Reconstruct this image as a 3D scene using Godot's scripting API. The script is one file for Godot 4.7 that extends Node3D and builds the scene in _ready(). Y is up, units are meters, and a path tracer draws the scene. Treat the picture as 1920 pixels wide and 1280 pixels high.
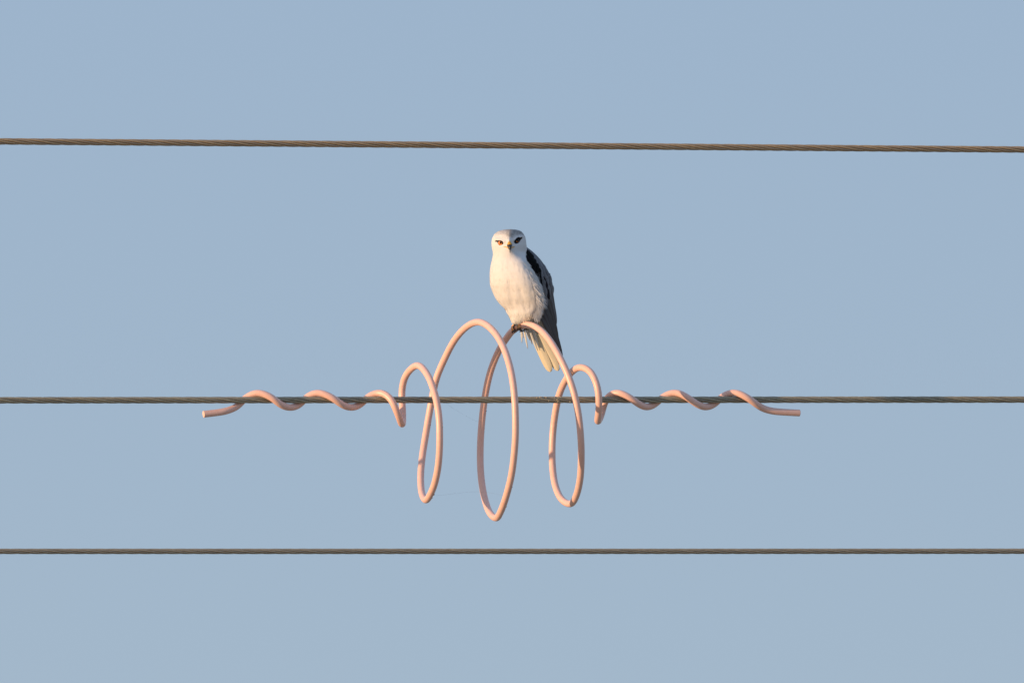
extends Node3D
# A small white raptor on a pink spiral bird diverter between three stranded power-line wires, low warm sun.

const REACH := 50.0          # metres from the lens to the diverter
const PITCH := 6.3           # degrees the lens looks up
const WIRE_YAW := 0.3057     # the lines run 17 degrees off square to the view: depth lost per metre to the right

var F: Transform3D           # frame at the diverter: x along the picture, y up it, z towards the photographer
var rng := RandomNumberGenerator.new()
var wobble := FastNoiseLite.new()
var fine := FastNoiseLite.new()
var M := {}


func _ready():
	rng.seed = 71
	var p := deg_to_rad(PITCH)
	var eye := Vector3(0, 2.5, 0)
	var forward := Vector3(0, sin(p), -cos(p))
	F = Transform3D(Basis(Vector3.RIGHT, Vector3(0, cos(p), sin(p)), -forward), eye + forward * REACH)
	# ---- camera
	var cam := Camera3D.new()
	cam.name = "camera"
	cam.transform = Transform3D(F.basis, eye)
	cam.fov = rad_to_deg(2.0 * atan(0.6394 / REACH))
	cam.near = 0.5
	cam.far = 9000.0
	cam.current = true
	add_child(cam)
	# ---- sky, sun, exposure
	var sky_mat := ProceduralSkyMaterial.new()
	sky_mat.sky_top_color = lin(0.272, 0.408, 0.622)
	sky_mat.sky_horizon_color = lin(0.590, 0.640, 0.525)
	sky_mat.sky_curve = 0.05
	sky_mat.ground_horizon_color = lin(0.33, 0.38, 0.42)
	sky_mat.ground_bottom_color = lin(0.20, 0.18, 0.14)
	sky_mat.sun_angle_max = 75.0
	sky_mat.sun_curve = 0.30
	var we := WorldEnvironment.new()
	we.name = "world_environment"
	var env := Environment.new()
	env.background_mode = Environment.BG_SKY
	env.sky = Sky.new()
	env.sky.sky_material = sky_mat
	env.tonemap_mode = Environment.TONE_MAPPER_LINEAR
	env.tonemap_exposure = 1.0
	env.sdfgi_enabled = true
	env.ssao_enabled = true
	env.ssil_enabled = true
	we.environment = env
	add_child(we)
	var sun := DirectionalLight3D.new()
	sun.name = "sun"
	var az := deg_to_rad(65.5)
	var el := deg_to_rad(7.0)
	var towards := F.basis * Vector3(-sin(az) * cos(el), sin(el), cos(az) * cos(el))
	sun.basis = Basis.looking_at(-towards, Vector3.UP)
	sun.light_color = lin(1.0, 0.695, 0.415)
	sun.light_energy = 1.45
	sun.light_angular_distance = 0.5
	sun.shadow_enabled = true
	add_child(sun)

	wobble.seed = 5
	wobble.frequency = 0.06
	fine.seed = 9
	fine.frequency = 0.35
	make_materials()
	make_ground()
	make_wires()
	make_diverter()
	make_bird()
	make_small_things()


# ------------------------------------------------------------------ helpers
func lin(r: float, g: float, b: float) -> Color:
	return Color(r, g, b).linear_to_srgb()


func V(px: float, py: float, z := 0.0) -> Vector3:      # a measured place (millimetres across, down and towards us) in the frame F, metres
	return Vector3(px - 960.0, 640.0 - py, z) * 0.001


func plain(c: Color, rough: float, metal := 0.0, spec := 0.5) -> StandardMaterial3D:
	var m := StandardMaterial3D.new()
	m.albedo_color = c
	m.roughness = rough
	m.metallic = metal
	m.metallic_specular = spec
	return m


func feathery(rough: float, spec := 0.25) -> StandardMaterial3D:
	var m := plain(Color.WHITE, rough, 0.0, spec)
	m.vertex_color_use_as_albedo = true
	return m


func mottled(a: Color, b: Color, freq: float, scale: Vector3, noise_seed: int, octaves := 4) -> Array:
	var n := FastNoiseLite.new()
	n.seed = noise_seed
	n.frequency = freq
	n.fractal_octaves = octaves
	var t := NoiseTexture2D.new()
	t.width = 512
	t.height = 512
	t.seamless = true
	t.noise = n
	var g := Gradient.new()
	g.set_color(0, a)
	g.set_color(1, b)
	t.color_ramp = g
	return [t, scale]


func textured(m: StandardMaterial3D, tex: Array) -> StandardMaterial3D:
	m.albedo_color = Color.WHITE
	m.albedo_texture = tex[0]
	m.uv1_triplanar = true
	m.uv1_scale = tex[1]
	return m


func make_materials():
	M.pink = textured(plain(Color.WHITE, 0.40, 0.0, 0.5), mottled(lin(0.87, 0.485, 0.38), lin(0.92, 0.565, 0.46), 0.02, Vector3(9, 9, 9), 3))
	M.pink_cut = plain(lin(0.84, 0.56, 0.46), 0.75)
	M.strands = []
	var tints := [[lin(0.350, 0.240, 0.140), lin(0.625, 0.450, 0.280)], [lin(0.275, 0.198, 0.134), lin(0.525, 0.396, 0.274)],
		[lin(0.290, 0.250, 0.180), lin(0.560, 0.485, 0.350)], [lin(0.220, 0.190, 0.145), lin(0.440, 0.385, 0.295)],
		[lin(0.29, 0.245, 0.185), lin(0.50, 0.435, 0.34)], [lin(0.25, 0.215, 0.17), lin(0.43, 0.38, 0.30)]]
	for i in 6:
		M.strands.append(textured(plain(Color.WHITE, 0.62, 0.2, 0.4), mottled(tints[i][0], tints[i][1], 0.03, [Vector3(5, 40, 40), Vector3(0.7, 14, 14)][i % 2], 20 + i)))
	M.core = plain(lin(0.025, 0.02, 0.018), 0.8)
	M.ground = textured(plain(Color.WHITE, 0.95), mottled(lin(0.36, 0.295, 0.20), lin(0.50, 0.42, 0.30), 0.01, Vector3(0.02, 0.02, 0.02), 40))
	M.ground.uv1_world_triplanar = true
	M.white = feathery(0.85)
	M.down = feathery(0.9, 0.1)
	M.wing = feathery(0.65, 0.2)
	M.tail = feathery(0.7)
	M.tail.backlight_enabled = true
	M.tail.backlight = Color(0.5, 0.48, 0.42)
	M.iris = plain(lin(0.88, 0.235, 0.016), 0.25)
	M.iris.clearcoat_enabled = true
	M.iris.clearcoat_roughness = 0.06
	M.pupil = plain(lin(0.006, 0.005, 0.005), 0.12)
	M.eye_rim = plain(lin(0.012, 0.010, 0.010), 0.6)
	M.bill = plain(lin(0.022, 0.022, 0.028), 0.35)
	M.cere = plain(lin(0.72, 0.36, 0.035), 0.5)
	M.toe = plain(lin(0.90, 0.47, 0.19), 0.65)
	M.claw = plain(lin(0.008, 0.007, 0.007), 0.35)
	M.thread = plain(lin(0.16, 0.16, 0.17), 0.7)
	M.fluff = plain(lin(0.50, 0.40, 0.27), 0.85)
	M.grit = plain(lin(0.05, 0.035, 0.03), 0.9)


func tag(o: Node3D, label: String, category: String, group := ""):
	o.set_meta("label", label)
	o.set_meta("category", category)
	if group:
		o.set_meta("group", group)


func thing(called: String, base: Vector3) -> Node3D:     # base in the frame F
	var o := Node3D.new()
	o.name = called
	o.transform = Transform3D(F.basis, F * base)
	add_child(o, true)
	return o


func part(called: String, mesh: Mesh, mat: Material, parent: Node3D) -> MeshInstance3D:
	var o := MeshInstance3D.new()
	o.name = called
	o.mesh = mesh
	o.material_override = mat
	parent.add_child(o, true)
	var n := 0
	while String(o.name) != called and not RegEx.create_from_string("^%s_\\d{3}$" % called).search(o.name):
		n += 1
		if not parent.has_node("%s_%03d" % [called, n]):
			o.name = "%s_%03d" % [called, n]
	return o


class Shape:                                             # collects smooth grids into one mesh
	var v := PackedVector3Array()
	var n := PackedVector3Array()
	var c := PackedColorArray()
	var ix := PackedInt32Array()

	# rows of points; around = each row closes on itself. Turning from row to row and along the row follows the right hand outwards.
	func grid(rows: Array, around := true, colors: Array = [], face_way := Vector3.ZERO):
		var nu: int = rows[0].size()
		var nv := rows.size()
		var at := v.size()
		var acc := PackedVector3Array()
		acc.resize(nu * nv)
		for j in nv:
			v.append_array(rows[j])
			if colors:
				c.append_array(colors[j])
			else:
				for i in nu:
					c.append(Color.WHITE)
		var mid := Vector3.ZERO
		for k in nu * nv:
			mid += v[at + k] / (nu * nv)
		var volume := 0.0
		var first := ix.size()
		for j in nv - 1:
			for i in (nu if around else nu - 1):
				var i2 := (i + 1) % nu
				var q := [j * nu + i, j * nu + i2, (j + 1) * nu + i2, (j + 1) * nu + i]
				var face: Vector3 = (v[at + q[2]] - v[at + q[0]]).cross(v[at + q[3]] - v[at + q[1]])
				volume += face.dot(v[at + q[0]] + v[at + q[1]] + v[at + q[2]] + v[at + q[3]] - mid * 4.0)
				if not around:
					volume += face.dot(face_way) - face.dot(v[at + q[0]] + v[at + q[1]] + v[at + q[2]] + v[at + q[3]] - mid * 4.0)
				for k in q:
					acc[k] += face
				ix.append_array(PackedInt32Array([at + q[0], at + q[2], at + q[1], at + q[0], at + q[3], at + q[2]]))
		if volume < 0.0:                        # the rows ran the other way round
			for k in range(first, ix.size(), 3):
				var keep := ix[k + 1]
				ix[k + 1] = ix[k + 2]
				ix[k + 2] = keep
			for k in nu * nv:
				acc[k] = -acc[k]
		for k in nu * nv:
			n.append(acc[k].normalized() if acc[k].length_squared() > 0.0 else Vector3.UP)

	func raw(points: PackedVector3Array, normals: PackedVector3Array, colors: PackedColorArray, tris: Array):
		var at := v.size()
		v.append_array(points)
		n.append_array(normals)
		c.append_array(colors)
		for t in tris:
			ix.append(at + t)

	func done() -> ArrayMesh:
		var a := []
		a.resize(Mesh.ARRAY_MAX)
		a[Mesh.ARRAY_VERTEX] = v
		a[Mesh.ARRAY_NORMAL] = n
		a[Mesh.ARRAY_COLOR] = c
		a[Mesh.ARRAY_INDEX] = ix
		var m := ArrayMesh.new()
		m.add_surface_from_arrays(Mesh.PRIMITIVE_TRIANGLES, a)
		return m


func tube_into(s: Shape, path: PackedVector3Array, radii: PackedFloat32Array, sides: int, closed_ends := true):
	var rows := []
	var up := Vector3.UP
	var last := path.size() - 1
	for i in path.size():
		var d := (path[mini(i + 1, last)] - path[maxi(i - 1, 0)]).normalized()
		if i == 0 and absf(d.dot(up)) > 0.9:
			up = Vector3.BACK
		up = (up - d * up.dot(d)).normalized()
		var side := d.cross(up)
		var row := PackedVector3Array()
		for k in sides:
			var a := TAU * k / sides
			row.append(path[i] + (up * cos(a) + side * sin(a)) * radii[i])
		if closed_ends and i == 0:
			rows.append(flat_row(path[0] - d * radii[0] * 0.5, sides))
			rows.append(shrunk(row, path[0] - d * radii[0] * 0.35, path[0], 0.7))
		rows.append(row)
		if closed_ends and i == last:
			rows.append(shrunk(row, path[last] + d * radii[last] * 0.35, path[last], 0.7))
			rows.append(flat_row(path[last] + d * radii[last] * 0.5, sides))
	s.grid(rows)


func flat_row(p: Vector3, sides: int) -> PackedVector3Array:
	var row := PackedVector3Array()
	row.resize(sides)
	row.fill(p)
	return row


func shrunk(row: PackedVector3Array, to: Vector3, from: Vector3, k: float) -> PackedVector3Array:
	var out := PackedVector3Array()
	for q in row:
		out.append(to + (q - from) * k)
	return out


func tube(path: PackedVector3Array, radii, sides: int, closed_ends := true) -> ArrayMesh:
	var r := PackedFloat32Array()
	for i in path.size():
		r.append(radii if radii is float else lerpf(radii[0], radii[1], float(i) / (path.size() - 1)))
	var s := Shape.new()
	tube_into(s, path, r, sides, closed_ends)
	return s.done()


func smooth_path(k: PackedVector3Array, steps: int) -> PackedVector3Array:     # a curve through all points, speed set by the chords
	var p := PackedVector3Array([2.0 * k[0] - k[1]])
	p.append_array(k)
	p.append(2.0 * k[-1] - k[-2])
	var out := PackedVector3Array()
	for i in range(1, p.size() - 2):
		var d0 := sqrt(p[i].distance_to(p[i - 1])) + 1e-6
		var d1 := sqrt(p[i + 1].distance_to(p[i])) + 1e-6
		var d2 := sqrt(p[i + 2].distance_to(p[i + 1])) + 1e-6
		var m1 := ((p[i] - p[i - 1]) / d0 - (p[i + 1] - p[i - 1]) / (d0 + d1) + (p[i + 1] - p[i]) / d1) * d1
		var m2 := ((p[i + 1] - p[i]) / d1 - (p[i + 2] - p[i]) / (d1 + d2) + (p[i + 2] - p[i + 1]) / d2) * d1
		for q in steps:
			var t := float(q) / steps
			out.append((2 * t * t * t - 3 * t * t + 1) * p[i] + (t * t * t - 2 * t * t + t) * m1 + (-2 * t * t * t + 3 * t * t) * p[i + 1] + (t * t * t - t * t) * m2)
	out.append(k[-1])
	return out


func even_path(path: PackedVector3Array, step: float) -> PackedVector3Array:
	var out := PackedVector3Array([path[0]])
	var left := step
	for i in range(1, path.size()):
		var a := path[i - 1]
		var l := a.distance_to(path[i])
		while l >= left and l > 0.0:
			a = a.move_toward(path[i], left)
			out.append(a)
			l -= left
			left = step
		left -= l
	out.append(path[-1])
	return out


func eased(path: PackedVector3Array, reach: int, rounds: int) -> PackedVector3Array:
	for r in rounds:
		var b := path.duplicate()
		for i in range(reach, path.size() - reach):
			var s := Vector3.ZERO
			for k in range(-reach, reach + 1):
				s += path[i + k]
			b[i] = s / (2 * reach + 1)
		path = b
	return path


func curve_at(table: Array, y: float, col: int) -> float:       # smooth look-up in rows [y, a, b, ...]
	if y <= table[0][0]:
		return table[0][col]
	for i in table.size() - 1:
		if y <= table[i + 1][0]:
			var h: float = table[i + 1][0] - table[i][0]
			var t: float = (y - table[i][0]) / h
			var m := func(k: int) -> float:
				if k <= 0 or k >= table.size() - 1:
					var e := clampi(k, 0, table.size() - 2)
					return (table[e + 1][col] - table[e][col]) / (table[e + 1][0] - table[e][0])
				return (table[k + 1][col] - table[k - 1][col]) / (table[k + 1][0] - table[k - 1][0])
			var a: float = table[i][col]
			var b: float = table[i + 1][col]
			return (2 * t * t * t - 3 * t * t + 1) * a + (t * t * t - 2 * t * t + t) * h * m.call(i) + (-2 * t * t * t + 3 * t * t) * b + (t * t * t - t * t) * h * m.call(i + 1)
	return table[-1][col]


# ------------------------------------------------------------------ setting
func make_ground():
	var pm := PlaneMesh.new()
	pm.size = Vector2(12000, 12000)
	pm.subdivide_width = 20
	pm.subdivide_depth = 20
	var g := MeshInstance3D.new()
	g.name = "ground"
	g.mesh = pm
	g.material_override = M.ground
	g.set_meta("kind", "structure")
	g.set_meta("label", "dry grassland far below the wires")
	add_child(g)


# ------------------------------------------------------------------ wires
func make_wires():
	var lay := 0.190
	var half := 15.0
	var count := 7
	var r_all := 0.0065
	var r_mid := r_all / (1.0 + sin(PI / count))
	var r := r_mid * sin(PI / count) * 0.90
	var path := PackedVector3Array()
	var n := int(2.0 * half / lay * 22.0)
	for i in n + 1:
		var x := -half + 2.0 * half * i / n
		var a := TAU * x / lay
		path.append(Vector3(x, r_mid * cos(a), r_mid * sin(a)))
	var strand := tube(path, r, 7)
	var core := tube(PackedVector3Array([Vector3(-half, 0, 0), Vector3(0, 0, 0), Vector3(half, 0, 0)]), r_mid * 0.75, 10)
	# height in the frame at its left edge, at its right edge, how far behind the diverter, thickness against the middle one, turn of the lay
	var lines := [
		[267.5, 278.4, 0.0, 1.0, 0.3, "uppermost stranded metal wire, sloping slightly down to the right above the bird"],
		[749.4, 749.4, 0.0, 1.0, 1.1, "middle stranded metal wire gripped by the pink spiral"],
		[1030.8, 1035.0, -1.6, 0.87, 2.3, "lowest stranded metal wire, bare and below the coils of the pink spiral"]]
	for l in lines:
		var a := V(0, l[0], l[2] * 1000.0 + 960.0 * WIRE_YAW)
		var b := V(1920, l[1], l[2] * 1000.0 - 960.0 * WIRE_YAW)
		if l[2] != 0.0:                                      # farther things must be larger to look the same
			a = a * Vector3(1.0 - l[2] / REACH, 1.0 - l[2] / REACH, 1)
			b = b * Vector3(1.0 - l[2] / REACH, 1.0 - l[2] / REACH, 1)
		var mid := (a + b) * 0.5
		var o := thing("power_line_wire", mid)
		var ax := (b - a).normalized()
		var side := ax.cross(Vector3.UP).normalized()
		o.basis = F.basis * Basis(ax, side.cross(ax), side)
		if not lines.find(l) == 0:
			o.name = "power_line_wire_%03d" % lines.find(l)
		tag(o, l[5], "wire", "stranded power line wires")
		part("core", core, M.core, o).basis = Basis.from_scale(Vector3(1, l[3], l[3]))
		for k in count:
			var s := part("strand", strand, M.strands[lines.find(l) * 2 + [0, 1, 0, 0, 1, 0, 1][k]], o)
			s.basis = Basis.from_scale(Vector3(1, l[3], l[3])) * Basis(Vector3.RIGHT, TAU * k / count + l[4])


# ------------------------------------------------------------------ the spiral
func diverter_path() -> PackedVector3Array:
	# measured along the rod: across, down; the third number is 1 on the near half of a turn, -1 on the far half, 0 at its top or bottom
	var k := [[384, 775.8, -1], [405, 773.3, -1], [426, 770.0, -1], [447.5, 760.5, -1], [461, 746, -1], [484.7, 735.6, 0], [513, 746, 1], [526, 757.6, 1], [546, 763.6, 0],
		[563.5, 757.5, -1], [577, 743, -1], [598.5, 735.6, 0], [627, 747, 1], [641, 758, 1], [660, 763.6, 0], [677, 757.5, -1], [691, 743, -1], [712, 735.6, 0],
		[732, 746, 1], [745, 772.5, 1], [754, 795.5, 0], [755, 772.5, -1], [753.6, 744, -1], [754.3, 726, -1], [760.4, 704.7, -1], [781.4, 684.6, 0],
		[802, 702.5, 1], [813, 728.8, 1], [819.7, 755, 1], [824, 785, 1], [825, 820.6, 1], [824.6, 842, 1], [821.8, 875, 1], [815.3, 905.6, 1], [806, 928, 1], [798.5, 936.7, 0],
		[790.4, 921, -1], [788.7, 888, -1], [792, 853, -1], [797.8, 816, -1], [804.4, 776.6, -1], [809.5, 748, -1], [817.5, 711, -1], [832.8, 674, -1], [852.5, 637, -1], [874.4, 612.8, -1], [896.5, 603.5, 0],
		[918, 613.5, 1], [935.6, 634.7, 1], [948.8, 663, 1], [959.5, 702.5, 1], [965, 746, 1], [966.8, 798.8, 1], [965.8, 831, 1], [959.7, 886, 1], [949, 929.7, 1], [938, 960, 1], [929.5, 970.6, 0],
		[916, 957, -1], [905.3, 918.8, -1], [900.6, 875, -1], [901, 822.5, -1], [905.5, 770, -1], [911, 733, -1], [920.3, 693.8, -1], [935.6, 656.6, -1], [951, 632, -1], [964.5, 617, -1], [988.5, 608.8, 0],
		[1010, 616.5, 1], [1029.7, 637, 1], [1049.4, 669.7, 1], [1066.5, 707, 1], [1077.5, 742, 1], [1084.4, 777, 1], [1088.8, 820.6, 1], [1089.8, 853, 1], [1087.6, 897, 1], [1080, 929.7, 1], [1068, 944.6, 0],
		[1051.6, 934, -1], [1040.7, 907.8, -1], [1036, 870.6, -1], [1035.8, 831, -1], [1038.7, 794, -1], [1044, 760, -1], [1049.4, 737.5, -1], [1058, 717.8, -1], [1071.3, 698, -1], [1090, 688.3, 0],
		[1106.3, 696, 1], [1117.2, 715.6, 1], [1122.4, 738, 1], [1123, 766, 1], [1121, 790.5, 0], [1128, 777, -1], [1132.5, 759, -1], [1140, 744, -1], [1158, 735.8, 0],
		[1180, 744.5, 1], [1197, 757, 1], [1213, 763.4, 0], [1229, 757.5, -1], [1245, 743, -1], [1268, 735.6, 0], [1288.5, 744.5, 1], [1307, 757.5, 1], [1324, 763.4, 0], [1341, 757.5, -1], [1356.5, 742.5, -1], [1378, 735.6, 0],
		[1400.8, 744.5, 1], [1418, 757, 1], [1433, 766.4, 1], [1450, 771, 1], [1475, 773, 1], [1500.5, 774.4, 1]]
	var ends := []
	for i in k.size():
		if k[i][2] == 0:
			ends.append(i)
	var pts := PackedVector3Array()
	for i in k.size():
		var z := 0.0
		if k[i][2] != 0:
			var top := 735.6
			var bottom := 763.6
			for e in ends.size() - 1:
				if ends[e] < i and i < ends[e + 1]:
					top = minf(k[ends[e]][1], k[ends[e + 1]][1])
					bottom = maxf(k[ends[e]][1], k[ends[e + 1]][1])
			var rr := (bottom - top) / 2.0
			z = k[i][2] * sqrt(maxf(0.0, rr * rr - pow(k[i][1] - (top + bottom) / 2.0, 2)))
			if k[i][1] > 764.0 and rr < 20.0:
				z = k[i][2] * 2.0
		pts.append(V(k[i][0], k[i][1], z - (k[i][0] - 960.0) * WIRE_YAW))
	return eased(even_path(smooth_path(pts, 24), 0.0022), 3, 3)


func make_diverter():
	var base := V(942, 749.4, 0)
	var o := thing("spiral_diverter", base)
	tag(o, "pale pink plastic spiral wound round the middle wire, its three large coils carrying the bird", "bird diverter")
	var path := diverter_path()
	for i in path.size():
		path[i] -= base
	part("rod", tube(path, 0.0064, 24, false), M.pink, o)
	for e in [[path[0], (path[0] - path[3]).normalized()], [path[-1], (path[-1] - path[-4]).normalized()]]:   # the cut ends, edges a little rounded
		var d: Vector3 = e[1]
		var up := (Vector3.UP - d * d.y).normalized()
		var side := d.cross(up)
		var rows := []
		for ring in [[0.0064, 0.0], [0.0062, 0.0005], [0.0056, 0.0008], [0.0030, 0.0009], [0.0, 0.0009]]:
			var row := PackedVector3Array()
			for k in 24:
				row.append(e[0] + d * ring[1] + (up * cos(TAU * k / 24) + side * sin(TAU * k / 24)) * ring[0])
			rows.append(row)
		var s := Shape.new()
		s.grid(rows)
		part("cut_end", s.done(), M.pink_cut, o)
	# grit and scraps of web caught on the rod
	for g in [[831.0, 800.0, 0.0009], [806.0, 797.0, 0.0011], [816.5, 927.5, 0.0015], [812.5, 934.0, 0.0010], [960.5, 912.0, 0.0010], [958.5, 921.0, 0.0009], [951.0, 949.5, 0.0012], [911.5, 771.0, 0.0010], [946.0, 957.0, 0.0008]]:
		var near := path[0]
		var want := V(g[0], g[1], 0) - base
		for q in path:
			if Vector2(q.x - want.x, q.y - want.y).length() < Vector2(near.x - want.x, near.y - want.y).length():
				near = q
		var off := Vector3(want.x - near.x, want.y - near.y, 0.003).normalized() * 0.0064
		part("grit", speck(near + off, g[2]), M.fluff if g[2] == 0.0012 or g[2] == 0.0009 else M.grit, o)


func speck(at: Vector3, size: float) -> ArrayMesh:
	var rows := []
	for j in 6:
		var row := PackedVector3Array()
		for i in 8:
			var d := Vector3(sin(PI * j / 5.0) * cos(TAU * i / 8.0), cos(PI * j / 5.0), sin(PI * j / 5.0) * sin(TAU * i / 8.0))
			row.append(at + d * size * (1.0 + 0.5 * fine.get_noise_3dv(d * 6.0 + at * 900.0)))
		rows.append(row)
	var s := Shape.new()
	s.grid(rows)
	return s.done()


# ------------------------------------------------------------------ the bird
const FOOT := [972.0, 609.0, -32.0]
# down, left edge, right edge, middle depth, half depth
var outline := [[429.6, 955, 959, -27, 2], [430.3, 946, 967, -27, 12], [431.4, 940, 972, -27, 17], [433.5, 934, 977, -27, 22], [437, 929, 980.5, -27, 26.5], [441, 925.5, 983.3, -27, 29.5], [446, 923, 985.3, -27, 31.5],
	[451, 921.9, 986.3, -27, 33], [456, 921.5, 986.8, -27, 33.5], [462, 921.9, 987.6, -27, 33], [468, 923, 988, -28, 32.5], [474, 924.2, 988.3, -28, 32], [480, 924, 987, -28, 33], [487, 922.4, 987.5, -28, 36],
	[496, 920.2, 991, -28, 40], [507, 918.6, 998, -28, 43.5], [518, 918, 1004, -28, 45.5], [530, 918.3, 1009, -28, 46], [541, 921, 1013, -29, 45], [554, 926.4, 1015.5, -30, 42.5], [563, 931.4, 1016, -31, 39],
	[572, 939, 1015.5, -32, 35], [582, 948, 1012, -33, 35], [591, 953, 1007, -34, 32], [600, 957.3, 1000, -34, 26], [605, 959.6, 996, -34, 19], [609.5, 963.5, 990, -34, 10], [611.5, 968, 984, -34, 5], [612.3, 975, 977, -34, 1]]


func hump(px: float, py: float, ax: float, ay: float, bx: float, by: float, size: float) -> float:    # 1 on the line a-b, falling off over size
	var a := Vector2(ax, ay)
	var b := Vector2(bx, by)
	var q := Geometry2D.get_closest_point_to_segment(Vector2(px, py), a, b)
	return exp(-pow(q.distance_to(Vector2(px, py)) / size, 2.0))


func face_relief(px: float, py: float) -> float:          # millimetres towards the front: brows, eye hollows, bill base, breast folds
	if py > 640:
		return 0.0
	var r := 2.4 * hump(px, py, 929, 447.6, 945, 453.0, 2.8) + 3.6 * hump(px, py, 965, 450, 978, 443.0, 3.0)
	r -= 2.6 * hump(px, py, 937, 455.5, 940, 456.5, 4.2) + 5.0 * hump(px, py, 968, 453.5, 972, 451.0, 4.4)
	r += 4.0 * hump(px, py, 955, 452, 955.5, 461, 5.5) + 2.0 * hump(px, py, 947, 472, 963, 472, 8.0)
	r += 1.6 * hump(px, py, 940, 520, 948, 560, 9.0) - 1.2 * hump(px, py, 956, 530, 962, 585, 5.0) - 1.0 * hump(px, py, 975, 545, 986, 580, 4.0)
	return r


var profile := []


func make_profile():                                      # the outline rows, one per half millimetre, evened out below the head
	var raw := []
	for k in 368:
		var y := 429.6 + k * 0.5
		var row := []
		for col in range(1, 5):
			row.append(curve_at(outline, y, col))
		raw.append(row)
	for k in raw.size():
		var row := []
		for col in 4:
			var reach := 14.0 if col >= 2 else 5.0
			reach *= smoothstep(6.0, 90.0, k) * smoothstep(367.0, 335.0, k)
			var sum := 0.0
			var weight := 0.0
			for q in range(maxi(0, k - 30), mini(raw.size(), k + 31)):
				var w := exp(-pow((q - k) / maxf(reach, 0.01), 2.0))
				sum += raw[q][col] * w
				weight += w
			row.append(sum / weight)
		profile.append(row)


func shape_at(py: float, col: int) -> float:
	var k := clampf((py - 429.6) / 0.5, 0.0, profile.size() - 1.001)
	var i := int(k)
	return lerpf(profile[i][col - 1], profile[i + 1][col - 1], k - i)


func body_point(py: float, a: float) -> Vector3:           # a: 0 at the picture's right, a quarter turn at the front
	var xl := shape_at(py, 1)
	var xr := shape_at(py, 2)
	var zc := shape_at(py, 3)
	var hz := shape_at(py, 4)
	var cx := (xl + xr) / 2.0
	var hx := (xr - xl) / 2.0
	var head := 1.0 - smoothstep(470.0, 492.0, py)
	var pw := lerpf(2.25, 1.42 if sin(a) > 0 else 2.0, head)
	var x := hx * signf(cos(a)) * pow(absf(cos(a)), 2.0 / pw)
	var z := hz * signf(sin(a)) * pow(absf(sin(a)), 2.0 / pw)
	var lean := lerpf(0.60, 0.0, head) * clampf(hz / 30.0, 0.0, 1.0) * smoothstep(607.0, 593.0, py)
	var px := cx + x
	var front := clampf(sin(a) * 3.0, 0.0, 1.0)
	z += lean * x + face_relief(px, py) * front
	z += (1.0 - head) * (0.7 * wobble.get_noise_3d(px * 1.6, py * 0.8, z) + 0.15 * wobble.get_noise_3d(px * 4.0, py * 1.1, z + 50.0))
	return V(px, py, zc + z)


func body_color(px: float, py: float, a: float, z: float) -> Color:
	var n := fine.get_noise_2d(px * 2.4, py * 0.9) * 0.5 + wobble.get_noise_2d(px * 3.0 + 90.0, py * 2.0) * 0.5
	var white := Color(0.715, 0.68, 0.67).lerp(Color(0.70, 0.63, 0.55), clampf(0.3 + n, 0.0, 1.0) * smoothstep(470.0, 560.0, py))
	var c := white
	var grey := Color(0.33, 0.305, 0.29)
	# the crown: grey, its edge broken up over the white forehead
	var edge := 439.5 + 3.0 * smoothstep(955.0, 978.0, px) - 3.0 * hump(px, py, 975, 441, 983, 443, 2.0)
	edge += 5.0 * hump(px, 0, 954, 0, 958, 0, 5.0)
	var k := smoothstep(3.0, -3.5, py - edge + 7.0 * fine.get_noise_2d(px * 3.0, py * 1.3))
	c = c.lerp(grey, k * (0.50 + 0.48 * smoothstep(935.0, 962.0, px) + 0.6 * n))
	# streaks at the forehead
	c = c.lerp(grey, 0.5 * smoothstep(0.25, 0.6, fine.get_noise_2d(px * 4.0, py * 1.4 + 40.0)) * hump(px, py, 952, 440, 957, 451, 7.0))
	# the back
	if sin(a) < -0.1:
		c = c.lerp(grey, smoothstep(-0.4, -0.65, sin(a)) * smoothstep(600.0, 570.0, py))
	# black round the eyes
	if py < 460.0 and sin(a) > 0:
		var black := Color(0.010, 0.010, 0.012)
		var q := Vector2(px, py)
		if Geometry2D.is_point_in_polygon(q, PackedVector2Array([Vector2(963.4, 453.8), Vector2(964.8, 450.6), Vector2(968.6, 446.0), Vector2(972, 444.4), Vector2(976, 445.0), Vector2(979.4, 444.2), Vector2(979.2, 446.6), Vector2(976.4, 449.4), Vector2(974.6, 452.9), Vector2(971, 456.2), Vector2(966, 457.2)])):
			c = black
		if Geometry2D.is_point_in_polygon(q, PackedVector2Array([Vector2(927.4, 451.4), Vector2(931.5, 450.7), Vector2(936, 450.2), Vector2(941.6, 451.6), Vector2(944.2, 454.8), Vector2(943.6, 457.4), Vector2(941, 459.3), Vector2(936.6, 459.0), Vector2(933.6, 456.4), Vector2(932.4, 453.8), Vector2(928.6, 453.4)])):
			c = Color(0.025, 0.020, 0.018)
	return c


func surface_z(px: float, py: float) -> float:             # depth of the body's front at a place
	var lo := 0.02
	var hi := PI - 0.02
	for i in 22:
		var mid := (lo + hi) / 2.0
		if body_point(py, mid).x * 1000.0 + 960.0 > px:
			lo = mid
		else:
			hi = mid
	return body_point(py, lo).z * 1000.0


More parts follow.
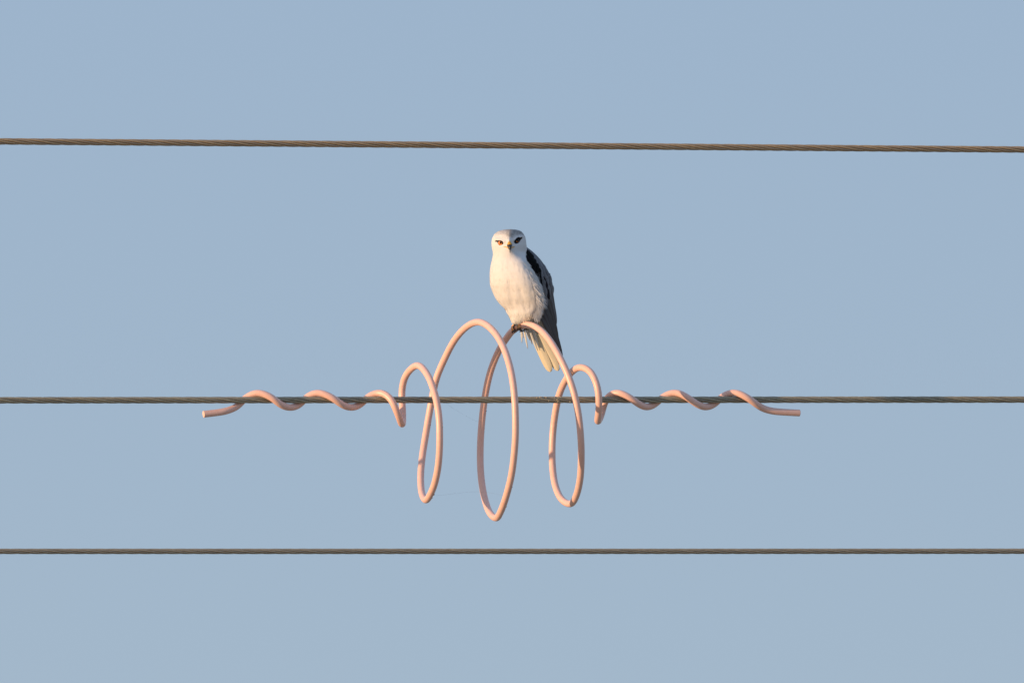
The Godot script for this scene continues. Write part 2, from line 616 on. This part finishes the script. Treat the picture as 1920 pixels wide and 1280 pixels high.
func feather(base: Vector3, tip: Vector3, width: float, face: Vector3, bow: float, blunt: float, edge: Color, middle: Color, shaft: Color) -> ArrayMesh:
	# a vane with a raised shaft: a thin lens in section, bowed along its length
	var along := tip - base
	var across := along.cross(face).normalized()
	var out := across.cross(along).normalized()
	if out.dot(face) < 0:
		out = -out
	var s := Shape.new()
	for layer in [1.0, -1.0]:                              # upper and under side of the vane
		var rows := []
		var cols := []
		for j in 13:
			var t := sin(j / 12.0 * PI / 2.0)
			var w := width * 0.5 * pow(minf(1.0, t * 2.2 + 0.25), 0.7) * pow(maxf(0.0, 1.0 - pow(t, blunt)), 0.5)
			w = maxf(w, 0.00004)
			var mid := base + along * t + out * bow * sin(PI * t)
			var row := PackedVector3Array()
			var cr := PackedColorArray()
			for q in [-1.0, -0.75, -0.4, -0.1, 0.0, 0.1, 0.4, 0.75, 1.0]:
				var u := absf(q)
				var rise := 0.00022 * (1.0 - u * u) + (0.00025 if u < 0.05 else 0.0)
				row.append(mid + across * w * q + out * layer * rise - out * width * 0.10 * u * u)
				cr.append(shaft if u < 0.05 else middle.lerp(edge, minf(1.0, smoothstep(0.3, 1.0, u) + 0.7 * smoothstep(0.8, 1.0, t))))
			rows.append(row)
			cols.append(cr)
		s.grid(rows, false, cols, out * layer)
	return s.done()


func make_bird():
	var base := V(FOOT[0], FOOT[1], FOOT[2])
	var o := thing("perched_bird", base)
	tag(o, "small white breasted raptor with grey crown and black shoulder, perched on the pink spiral", "bird")
	make_profile()
	# body: one skin from crown to vent
	var rows := []
	var cols := []
	var ys := []
	var y := 429.6
	while y < 612.3:
		ys.append(y)
		y += 0.22 if y < 432.0 else 0.7 if y < 470.0 else 1.4 if y < 603.0 else 0.6
	ys.append(612.3)
	for q in ys:
		var row := PackedVector3Array()
		var cr := PackedColorArray()
		for i in 240:
			var a := TAU * i / 240.0
			var pt := body_point(q, a)
			row.append(pt - base)
			cr.append(body_color(pt.x * 1000.0 + 960.0, q, a, pt.z))
		rows.append(row)
		cols.append(cr)
	var body := Shape.new()
	body.grid(rows, true, cols)
	part("body", body.done(), M.white, o)
	make_plumage(o, base)
	make_face(o, base)
	make_wing(o, base)
	make_far_wing(o, base)
	make_tail(o, base)
	make_feet(o, base)


func barb(s: Shape, line: PackedVector3Array, normal: Vector3, width: float, c: Color):
	var v := PackedVector3Array()
	var n := PackedVector3Array()
	var cc := PackedColorArray()
	for j in 4:
		var dir := (line[mini(j + 1, 3)] - line[maxi(j - 1, 0)]).normalized()
		var side := dir.cross(normal).normalized()
		var w: float = width * [0.7, 1.0, 0.7, 0.08][j] * 0.5
		v.append(line[j] - side * w)
		v.append(line[j] + side * w)
		for k in 2:
			n.append((normal - dir * normal.dot(dir)).normalized())
			cc.append(c)
	s.raw(v, n, cc, [0, 3, 1, 0, 2, 3, 2, 5, 3, 2, 4, 5, 4, 7, 5, 4, 6, 7])


func straight(from: Vector3, dir: Vector3, length: float, sag: Vector3) -> PackedVector3Array:
	var out := PackedVector3Array()
	for j in 4:
		out.append(from + dir * length * j / 3.0 + sag * j * j / 9.0)
	return out


func along_skin(py: float, a: float, down: float, turn: float, lift: float) -> PackedVector3Array:
	var out := PackedVector3Array()
	for j in 4:
		var t := j / 3.0
		var pt := body_point(minf(py + down * t, 612.0), a + turn * t)
		out.append(pt + Vector3(cos(a), 0, sin(a)) * (lift * t - 0.0001))
	return out


func make_plumage(o: Node3D, base: Vector3):
	# the silky white barbs that lie down over breast, belly and cheeks
	var s := Shape.new()
	for i in 1500:
		var py := rng.randf_range(436.0, 600.0)
		var a := rng.randf_range(-0.35, PI + 0.5)
		var pt := body_point(py, a)
		var px := pt.x * 1000.0 + 960.0
		if py < 476.0 and (hump(px, py, 955, 455, 955, 466, 9.0) > 0.3 or hump(px, py, 938, 455, 939, 455, 8.0) > 0.3 or hump(px, py, 967, 453, 974, 448, 8.0) > 0.3):
			continue
		var nn := (body_point(py, a + 0.03) - pt).cross(body_point(py + 1.0, a) - pt).normalized()
		if nn.dot(Vector3(cos(a), 0, sin(a))) < 0:
			nn = -nn
		var head := 1.0 - smoothstep(462.0, 520.0, py)
		var l := lerpf(rng.randf_range(9.0, 18.0), rng.randf_range(2.5, 4.5), head)
		var sweep := rng.randf_range(-0.06, 0.06) * (1.0 - head) + (0.12 if px < 955.0 else -0.12) * smoothstep(0.6, 1.0, head)
		var c := body_color(px, py, a, pt.z) * rng.randf_range(0.95, 1.03)
		var line := along_skin(py, a, l, sweep, rng.randf_range(0.0002, 0.0004))
		for j in 4:
			line[j] -= base
		barb(s, line, nn, lerpf(0.0012, 0.0007, head), c)
	# longer loose flank feathers that fall over the edge of the wing
	for i in 620:
		var py := rng.randf_range(488.0, 592.0)
		var a := rng.randf_range(-0.1, 0.8)
		var pt := body_point(py, a)
		var nn := Vector3(0.25, 0.0, 0.95).normalized()
		var way := Vector3(rng.randf_range(0.35, 0.95), -1.0, rng.randf_range(0.1, 0.4)).normalized()
		if py > 568.0:
			way = Vector3(rng.randf_range(-0.05, 0.45), -1.0, rng.randf_range(0.0, 0.25)).normalized()
		barb(s, straight(pt - base, way, rng.randf_range(0.008, 0.018), nn * rng.randf_range(-0.002, 0.001)), nn, rng.randf_range(0.0008, 0.0017), Color(0.715, 0.68, 0.66) * rng.randf_range(0.9, 1.03))
	# feathered thighs round the feet
	for i in 150:
		var ty := rng.randf_range(584.0, 604.0)
		var line := along_skin(ty, rng.randf_range(0.5, 2.8), rng.randf_range(5.0, 9.0), rng.randf_range(-0.1, 0.1), 0.0006)
		line[3].y -= 0.003
		for j in 4:
			line[j] -= base
		barb(s, line, Vector3(-0.4, 0, 0.9).normalized(), 0.0013, Color(0.72, 0.68, 0.61) * rng.randf_range(0.95, 1.03))
	var p := part("plumage", s.done(), M.down, o)
	p.set_meta("kind", "stuff")


func cap(at: Vector3, facing: Vector3, radius: float, dome: float, squash: float) -> ArrayMesh:       # a low dome, upright axis squashed
	var side := Vector3.UP.cross(facing).normalized()
	var up := facing.cross(side)
	var rows := []
	for j in 9:
		var t := j / 8.0 * PI / 2.0
		var row := PackedVector3Array()
		for i in 28:
			var a := TAU * i / 28.0
			row.append(at + (side * cos(a) + up * sin(a) * squash) * radius * cos(t) + facing * dome * sin(t))
		rows.append(row)
	var s := Shape.new()
	s.grid(rows)
	return s.done()


func make_face(o: Node3D, base: Vector3):
	# eyes: dark rim, iris, pupil
	for e in [[938.7, 455.3, Vector3(-0.36, 0.02, 0.93), 0.93, 1.0], [970.4, 451.2, Vector3(0.5, -0.1, 0.86), 0.80, 0.78]]:
		var z := surface_z(e[0], e[1])
		var d: Vector3 = e[2].normalized()
		var c := V(e[0], e[1], z) - base - d * 0.0008
		var rim := part("eye", cap(c, d, 0.0056 * e[4], 0.0024, e[3]), M.eye_rim, o)
		part("iris", cap(c + d * 0.0006, d, 0.0049 * e[4], 0.0026, e[3]), M.iris, rim)
		part("pupil", cap(c + d * 0.0024 + Vector3(0.0003, 0.0003, 0), d, 0.0023 if e[4] == 1.0 else 0.0029, 0.0018, e[3]), M.pupil, rim)
	# bill: cere, hooked upper half, lower half, gape
	var z0 := surface_z(955.6, 458.0)
	var hook := smooth_path(PackedVector3Array([V(955.5, 459.6, z0 - 1.0), V(955.7, 460.6, z0 + 3.0), V(955.9, 462.4, z0 + 6.6), V(956.1, 465.4, z0 + 8.8), V(956.3, 469.4, z0 + 9.2), V(956.2, 473.6, z0 + 8.0)]), 6)
	for i in hook.size():
		hook[i] -= base
	var rad := PackedFloat32Array()
	for i in hook.size():
		var t := float(i) / (hook.size() - 1)
		rad.append(lerpf(0.0050, 0.0007, smoothstep(0.0, 0.95, t)))
	var s := Shape.new()
	tube_into(s, hook, rad, 14)
	var upper := part("beak", s.done(), M.bill, o)
	var low := PackedVector3Array([V(955.7, 463.5, z0 - 3.0) - base, V(955.9, 465.4, z0 + 2.0) - base, V(956.0, 467.2, z0 + 5.5) - base])
	part("lower_mandible", tube(low, [0.0040, 0.0014], 12), M.bill, upper)
	# the cere wraps the top of the bill's base
	var cere_rows := []
	for j in 7:
		var t := j / 6.0
		var row := PackedVector3Array()
		var c := V(955.3 + 0.2 * t, lerpf(453.0, 459.2, t), z0 + lerpf(-0.6, 5.6, pow(t, 0.8))) - base
		for i in 16:
			var a := TAU * i / 16.0
			var w := lerpf(0.0018, 0.0042, sin(PI * 0.5 * minf(1.0, t * 1.3)))
			if t > 0.99:
				w *= 0.75
			row.append(c + Vector3(cos(a) * w, sin(a) * w * 0.35, sin(a) * w * 0.62))
		cere_rows.append(row)
	var cs := Shape.new()
	cere_rows.push_front(flat_row(V(955.3, 452.8, z0 - 1.5) - base, 16))
	cere_rows.append(flat_row(V(955.5, 460.2, z0 + 4.6) - base, 16))
	cs.grid(cere_rows)
	part("cere", cs.done(), M.cere, upper)
	for sx in [-1.0, 1.0]:
		var n := part("nostril", cap(V(955.4 + sx * 2.9, 457.4, z0 + 5.4) - base, Vector3(sx * 0.7, 0.2, 0.7).normalized(), 0.0012, 0.0006, 0.7), M.bill, upper)
		n.name = "nostril" if sx < 0 else "nostril_001"
		var g := PackedVector3Array()
		for q in [[11.6 if sx < 0 else 9.6, 462.3, 0.5], [8.4, 462.7, 0.9], [5.5, 463.5, 1.6], [2.2, 464.5, 3.2]]:
			var gx: float = 955.5 + sx * q[0]
			g.append(V(gx, q[1], surface_z(gx, q[1]) + q[2] - 0.6) - base)
		part("gape", tube(smooth_path(g, 4), [0.0004, 0.0012], 8), M.cere, upper)


func wing_z(px: float, py: float) -> float:               # the folded wing lies against the flank and turns away to the back
	var r := curve_at(wing_edge, py, 1)
	var u := clampf((r - px) / 40.0, -0.3, 1.2)
	return lerpf(-56.0, -4.0, sqrt(maxf(u, 0.0))) + lerpf(0.0, -14.0, smoothstep(540.0, 670.0, py)) - 6.0 * smoothstep(500.0, 468.0, py)


# down, outer edge, inner edge of the folded wing
var wing_edge := [[464, 990, 986], [470, 998, 985], [476, 1004.5, 984.5], [481, 1009.5, 985], [488, 1015.5, 986], [495, 1020.5, 988.5], [505, 1027, 992], [517.5, 1033.2, 997], [530, 1036.6, 1001], [542, 1038.3, 1004], [552, 1038.2, 1006], [562, 1036.5, 1008], [575, 1035.8, 1008], [586, 1038.0, 1009], [598, 1039.6, 1013], [608, 1040.6, 1018],
	[620, 1042.2, 1024], [640, 1046.8, 1033], [656, 1051.5, 1043], [668, 1055, 1052]]


func make_wing(o: Node3D, base: Vector3):
	var dark := Color(0.086, 0.068, 0.060)
	var grey := Color(0.160, 0.152, 0.162)
	var pale := Color(0.27, 0.26, 0.27)
	var black := Color(0.0065, 0.005, 0.006)
	# the shell under the feathers
	var rows := []
	var cols := []
	for j in 60:
		var py := lerpf(464.5, 667.0, j / 59.0)
		var l := curve_at(wing_edge, py, 2)
		var r := curve_at(wing_edge, py, 1) - 0.8
		var row := PackedVector3Array()
		var cr := PackedColorArray()
		for i in 14:
			var px := lerpf(l, r, i / 13.0)
			row.append(V(px, py, wing_z(px, py) - 2.0) - base)
			cr.append(grey.lerp(dark, smoothstep(520.0, 600.0, py)))
		for i in 6:
			var px := lerpf(r, l, (i + 1) / 7.0)
			row.append(V(px, py, wing_z(px, py) - 2.0 - 7.0 * sin(PI * (i + 1) / 7.0)) - base)
			cr.append(grey)
		rows.append(row)
		cols.append(cr)
	rows.push_front(flat_row(V(988, 463, wing_z(988, 463) - 4.0) - base, 20))
	rows.append(flat_row(V(1054.5, 669, wing_z(1054, 669) - 4.0) - base, 20))
	cols.push_front(cols[0])
	cols.append(cols[-1])
	var s := Shape.new()
	s.grid(rows, true, cols)
	var wing := part("wing", s.done(), M.wing, o)
	# flight feathers: from, to, width, colours; the later ones lie on top
	var fs := [
		[1030, 540, 1043.8, 607.5, 9.0, dark, grey, 0.0], [1027, 556, 1047.5, 641, 9.5, dark, Color(0.104, 0.096, 0.097), 0.3], [1022, 566, 1055.5, 671, 10.5, dark, Color(0.101, 0.093, 0.094), 0.6],
		[1018, 566, 1052, 664, 10.0, Color(0.10, 0.085, 0.075), Color(0.089, 0.082, 0.083), 1.0], [1014, 574, 1043, 645, 10.0, dark, Color(0.095, 0.087, 0.088), 1.2], [1010, 586, 1036, 634, 8.5, Color(0.11, 0.09, 0.08), Color(0.097, 0.090, 0.091), 1.6],
		[1029, 528, 1040.4, 598, 11.0, grey, Color(0.126, 0.116, 0.117), 1.9], [1022, 540, 1038.0, 604, 12.0, dark, Color(0.104, 0.096, 0.097), 2.2], [1018, 545, 1036.8, 588, 10.5, grey, Color(0.116, 0.107, 0.108), 2.6]]
	for f in fs:
		var a := V(f[0], f[1], wing_z(f[0], f[1]) + f[7]) - base
		var b := V(f[2], f[3], wing_z(minf(f[2], curve_at(wing_edge, f[3], 1) - 1.0), f[3]) + f[7] * 0.6) - base
		part("flight_feather", feather(a, b, f[4] * 0.001, Vector3(0.45, 0.1, 0.9), 0.0012, 5.0, f[5], f[6], f[6] * 1.7), M.wing, wing)
	# grey coverts in overlapping rows down the wing
	for row_n in 5:
		for k in 9:
			var t := k / 8.0
			var py := lerpf(552.0, 472.0, t) + row_n * 2.0
			var l := curve_at(wing_edge, py, 2) + 9.0 * smoothstep(520.0, 480.0, py)
			var r := curve_at(wing_edge, py, 1) - 2.6
			var px := lerpf(r, l, (row_n + 0.25 * (k % 2)) / 5.0)
			if row_n >= 3 and py < 512.0:
				continue
			var slope := Vector2(0.55, 1.0).lerp(Vector2(0.08, 1.0), smoothstep(480.0, 545.0, py))
			var len_mm := 17.0 + 3.0 * (1.0 - t)
			var qx := px + slope.x * len_mm
			var qy := py + slope.y * len_mm
			qx = minf(qx, curve_at(wing_edge, qy, 1) - 1.0)
			var lift := 2.9 + 0.35 * k + 0.2 * row_n
			var tone := rng.randf_range(0.85, 1.15)
			var f := feather(V(px, py, wing_z(px, py) + lift * 0.5) - base, V(qx, qy, wing_z(qx, qy) + lift) - base, 0.0092, Vector3(0.55, 0.2, 0.85), 0.0006, 3.2, pale.lerp(grey, 0.4) * tone, grey * tone, grey * 1.25)
			part("covert", f, M.wing, wing)
	# two darker, longer inner feathers and the pale line beside them
	for f in [[1019, 518, 1030.5, 561, 9.5, black * 2.0, 8.2], [1026, 514, 1036.0, 566, 6.0, dark, 6.0], [1031, 512, 1037.4, 562, 4.4, grey, 6.4]]:
		part("covert", feather(V(f[0], f[1], wing_z(f[0], f[1]) + f[6] * 0.6) - base, V(f[2], f[3], wing_z(f[2], f[3]) + f[6]) - base, f[4] * 0.001, Vector3(0.45, 0.1, 0.9), 0.0008, 4.0, f[5], f[5], pale * 1.2 if f[4] == 6.0 else f[5]), M.wing, wing)
	# the black shoulder
	for k in 22:
		var t := k / 21.0
		var py := lerpf(505.0, 468.0, t)
		var l := [[466, 986], [472, 985], [484, 985.6], [494, 988.5], [500, 993], [508, 999]]
		var lx := curve_at(l, py, 1)
		var rx := curve_at([[466, 991], [472, 996], [478, 999.5], [488, 1005.0], [498, 1010.5], [508, 1013.5]], py, 1)
		var px := lerpf(lx + 2.4, rx - 2.4, [0.0, 0.55, 1.0, 0.3, 0.8][k % 5])
		var d := Vector2(0.48, 1.0).normalized() * 10.5
		var lift := 7.5 + 0.16 * k
		var f := feather(V(px, py, wing_z(px, py) + lift) - base, V(px + d.x, py + d.y, wing_z(px + d.x, py + d.y) + lift + 0.8) - base, 0.0068, Vector3(0.3, 0.2, 0.95), 0.0008, 3.0, black, black * rng.randf_range(0.8, 1.8), black)
		part("shoulder_feather", f, M.wing, wing)
	for k in 5:
		var py := 503.0 + k * 6.0
		var px := 1011.5 + k * 0.8
		part("shoulder_feather", feather(V(px, py, wing_z(px, py) + 7.0) - base, V(px + 2.0, py + 11.0, wing_z(px + 2.0, py + 11.0) + 7.0) - base, 0.0034, Vector3(0.3, 0.1, 0.95), 0.0005, 3.0, black, black, black), M.wing, wing)




func make_far_wing(o: Node3D, base: Vector3):              # the other folded wing, on the side turned away
	var grey := Color(0.160, 0.152, 0.162)
	var dark := Color(0.086, 0.068, 0.060)
	var black := Color(0.0065, 0.005, 0.006)
	var rows := []
	var cols := []
	for j in 40:
		var t := j / 39.0
		var py := lerpf(476.0, 574.0, t)
		var row := PackedVector3Array()
		var cr := PackedColorArray()
		for side in 2:                                      # outer face, then back along the inner face
			for i in 16:
				var u := i / 15.0 if side == 0 else 1.0 - i / 15.0
				var a := PI + lerpf(0.32, 1.25, u)
				var lift := (4.0 * sin(PI * minf(u * 0.8 + 0.1, 1.0)) * sin(PI * clampf(t * 0.92 + 0.05, 0.0, 1.0)) if side == 0 else 0.0) - 0.4
				row.append(body_point(py, a) + Vector3(cos(a), 0, sin(a)) * lift * 0.001 - base)
				cr.append(black if u < 0.45 and t < 0.42 else grey.lerp(dark, smoothstep(0.55, 0.8, t)))
		rows.append(row)
		cols.append(cr)
	var s := Shape.new()
	s.grid(rows, true, cols)
	var wing := part("wing", s.done(), M.wing, o)
	for k in 5:
		var from := body_point(548.0, PI + 0.75 + k * 0.12) + Vector3(0, 0, -0.002)
		var to := V(1012.0 + k * 6.0, 622.0 + k * 8.0, -60.0 - k * 1.5)
		part("flight_feather", feather(from - base, to - base, 0.009, Vector3(-0.5, 0.1, -0.85), 0.001, 5.0, dark, dark * 0.9, dark * 1.5), M.wing, wing)


func make_tail(o: Node3D, base: Vector3):
	var cream := Color(0.80, 0.69, 0.50)
	var edge := Color(0.78, 0.66, 0.46)
	var tail := Node3D.new()
	tail.name = "tail"
	o.add_child(tail)
	# from, to, width, depth
	for f in [[1006, 604, 1056, 688, 12.0, -48.0], [990, 602, 1032, 697.5, 18.0, -45.2], [999, 604, 1046.5, 695.5, 17.0, -42.6]]:
		part("tail_feather", feather(V(f[0], f[1], f[5] + 6.0) - base, V(f[2], f[3], f[5] - 8.0) - base, f[4] * 0.001, Vector3(-0.5, 0.1, 0.85), 0.001, 13.0, edge, cream, cream * 1.08), M.tail, tail)
	# under-tail coverts and loose vent feathers hanging below the perch
	for f in [[990, 600, 1010, 652, 11.0, -36], [984, 602, 1000, 640, 10.0, -35], [996, 600, 1016, 646, 10.0, -40], [1000, 600, 1019, 636, 9.0, -42], [986, 604, 1008.5, 658, 5.0, -33],
			[978, 606, 978.6, 643, 4.2, -31], [981, 606, 989.6, 654, 4.4, -30], [984, 606, 993.0, 638, 5.0, -32], [975, 606, 982, 634, 3.5, -33], [1010, 584, 1026, 642, 10.0, -41], [1003, 574, 1013, 622, 11.0, -36], [1006, 578, 1019, 630, 11.0, -39], [999, 576, 1008, 616, 10.0, -34], [988, 606, 998.0, 646, 5.0, -34]]:
		part("vent_feather", feather(V(f[0], f[1], f[5]) - base, V(f[2], f[3], f[5] - 6.0) - base, f[4] * 0.001, Vector3(-0.4, 0.1, 0.9), 0.0012, 2.4, Color(0.72, 0.66, 0.56), Color(0.78, 0.735, 0.66), Color(0.78, 0.74, 0.67)), M.tail, tail)


func make_feet(o: Node3D, base: Vector3):
	# toes laid round the rod; the rod's axis at the feet
	var axis_a := V(964.5, 617.0, 0)
	var axis_b := V(988.5, 608.8, 0)
	var near: Array = []
	for q in diverter_path():
		if absf(q.x - (axis_a.x + axis_b.x) * 0.5) < 0.02 and q.y > V(0, 640, 0).y - 0.001 and absf(q.z) < 0.09:
			near.append(q)
	var rod := func(px: float) -> Vector3:
		var best: Vector3 = near[0]
		for q in near:
			if absf(q.x - V(px, 0, 0).x) < absf(best.x - V(px, 0, 0).x) and q.y > V(0, 630, 0).y:
				best = q
		return best
	for side in 2:
		var fx: float = [968.5, 979.0][side]
		var c: Vector3 = rod.call(fx)
		var t: Vector3 = (rod.call(fx + 4.0) - rod.call(fx - 4.0)).normalized()
		var up := (Vector3.UP - t * t.y).normalized()
		var out := t.cross(up)                           # towards us when t runs right
		if out.z < 0:
			out = -out
		var ankle := c + up * 0.0125 - out * 0.001
		var shank := part("foot", tube(PackedVector3Array([ankle + Vector3(0.001, 0.010, 0.002) - base, ankle - base, c + up * 0.0085 - base]), [0.0030, 0.0034], 10), M.toe, o)
		for k in 4:
			var back := k == 3
			var spread: float = [-0.0050, 0.0004, 0.0054, 0.0][k]
			var pts := PackedVector3Array()
			var rads := [0.0018, 0.0013]
			for j in 7:
				var a := j / 6.0 * (2.15 if not back else 1.9) * (1.0 if not back else -1.0)
				pts.append(c + t * spread * (0.35 + 0.65 * j / 6.0) + (up * cos(a) + out * sin(a)) * 0.0083 - base)
			part("toe", tube(smooth_path(pts, 3), rads, 10), M.toe, shank)
			var cl := PackedVector3Array()
			for j in 6:
				var a: float = ((2.15 if not back else 1.9) + j / 5.0 * [0.55, 0.8, 0.65, 0.7][k]) * (1.0 if not back else -1.0)
				cl.append(c + t * (spread * (1.0 + 0.5 * j / 5.0)) + (up * cos(a) + out * sin(a)) * (0.0083 + 0.0022 * sin(PI * j / 5.0)) - base)
			part("claw", tube(smooth_path(cl, 3), [0.0014, 0.0004], 8), M.claw, shank)
		# outermost talon, bent clear of the rod
		if side == 0:
			var k2 := smooth_path(PackedVector3Array([V(965.4, 608.6, -22) - base, V(963.4, 611.4, -19.5) - base, V(963.3, 615.0, -19) - base, V(965.6, 618.2, -20) - base, V(969.0, 619.6, -22) - base]), 5)
			part("claw", tube(k2, [0.0014, 0.0006], 8), M.claw, shank)
		else:
			var k3 := smooth_path(PackedVector3Array([V(976.0, 621.0, -21) - base, V(980.0, 620.4, -19.0) - base, V(984.0, 617.2, -17) - base, V(988.0, 617.6, -17) - base, V(992.0, 617.4, -18) - base]), 5)
			part("claw", tube(k3, [0.0015, 0.0006], 8), M.claw, shank)


# ------------------------------------------------------------------ scraps
func make_small_things():
	# two loose strands of spider silk
	var a := smooth_path(PackedVector3Array([V(838, 757, 36), V(848, 764, 34), V(866, 775, 30), V(888, 787, 26), V(903, 791, -20)]), 8)
	var t := thing("spider_thread", a[0])
	tag(t, "faint spider silk hanging from the middle wire inside the left large coil", "spider thread")
	strip(t, a)
	var b := smooth_path(PackedVector3Array([V(816.5, 928, 90), V(840, 926, 70), V(870, 922.5, 40), V(896, 921.5, 10), V(925, 924, 30), V(949, 929.5, 60)]), 8)
	var t2 := thing("spider_thread_001", b[0])
	tag(t2, "faint spider silk strung low between the bottoms of two large coils", "spider thread")
	strip(t2, b)
	# dried scraps stuck to the middle wire under the bird
	var base := V(1046, 749.4, -86.0 * WIRE_YAW)
	var o := thing("dried_fluff", base)
	tag(o, "pale curl of dried fluff stuck on the middle wire under the bird's tail", "fluff")
	for k in 9:
		var pts := PackedVector3Array()
		var from := Vector3(rng.randf_range(-7.0, 4.0), rng.randf_range(-4.5, 4.5), 0)
		var turn := rng.randf_range(0.0, TAU)
		for j in 6:
			var w := turn + j * 0.45
			var q := from + Vector3(cos(w), sin(w) * 0.7, 0) * 2.8
			q.y = clampf(q.y, -6.0, 6.0)
			q.z = sqrt(maxf(0.0, 44.0 - q.y * q.y)) + 0.4
			pts.append(q * 0.001)
		part("curl", tube(smooth_path(pts, 3), [0.0006, 0.0003], 6), M.fluff, o)
	for k in 7:
		var x: float = [-39.0, -33.0, -30.0, -25.0, -22.0, -17.0, 23.0][k]
		var yy: float = [4.0, 5.2, 5.0, 5.3, 4.6, -2.0, -3.5][k]
		part("flake", speck(Vector3(x, yy, sqrt(43.0 - yy * yy) - x * WIRE_YAW) * 0.001, [0.0012, 0.0013, 0.0011, 0.0012, 0.0013, 0.0009, 0.0012][k]), M.fluff, o)


func strip(o: Node3D, path: PackedVector3Array):
	var p := PackedVector3Array()
	for q in path:
		p.append(q - path[0])
	part("silk", tube(p, 0.00006, 6), M.thread, o)
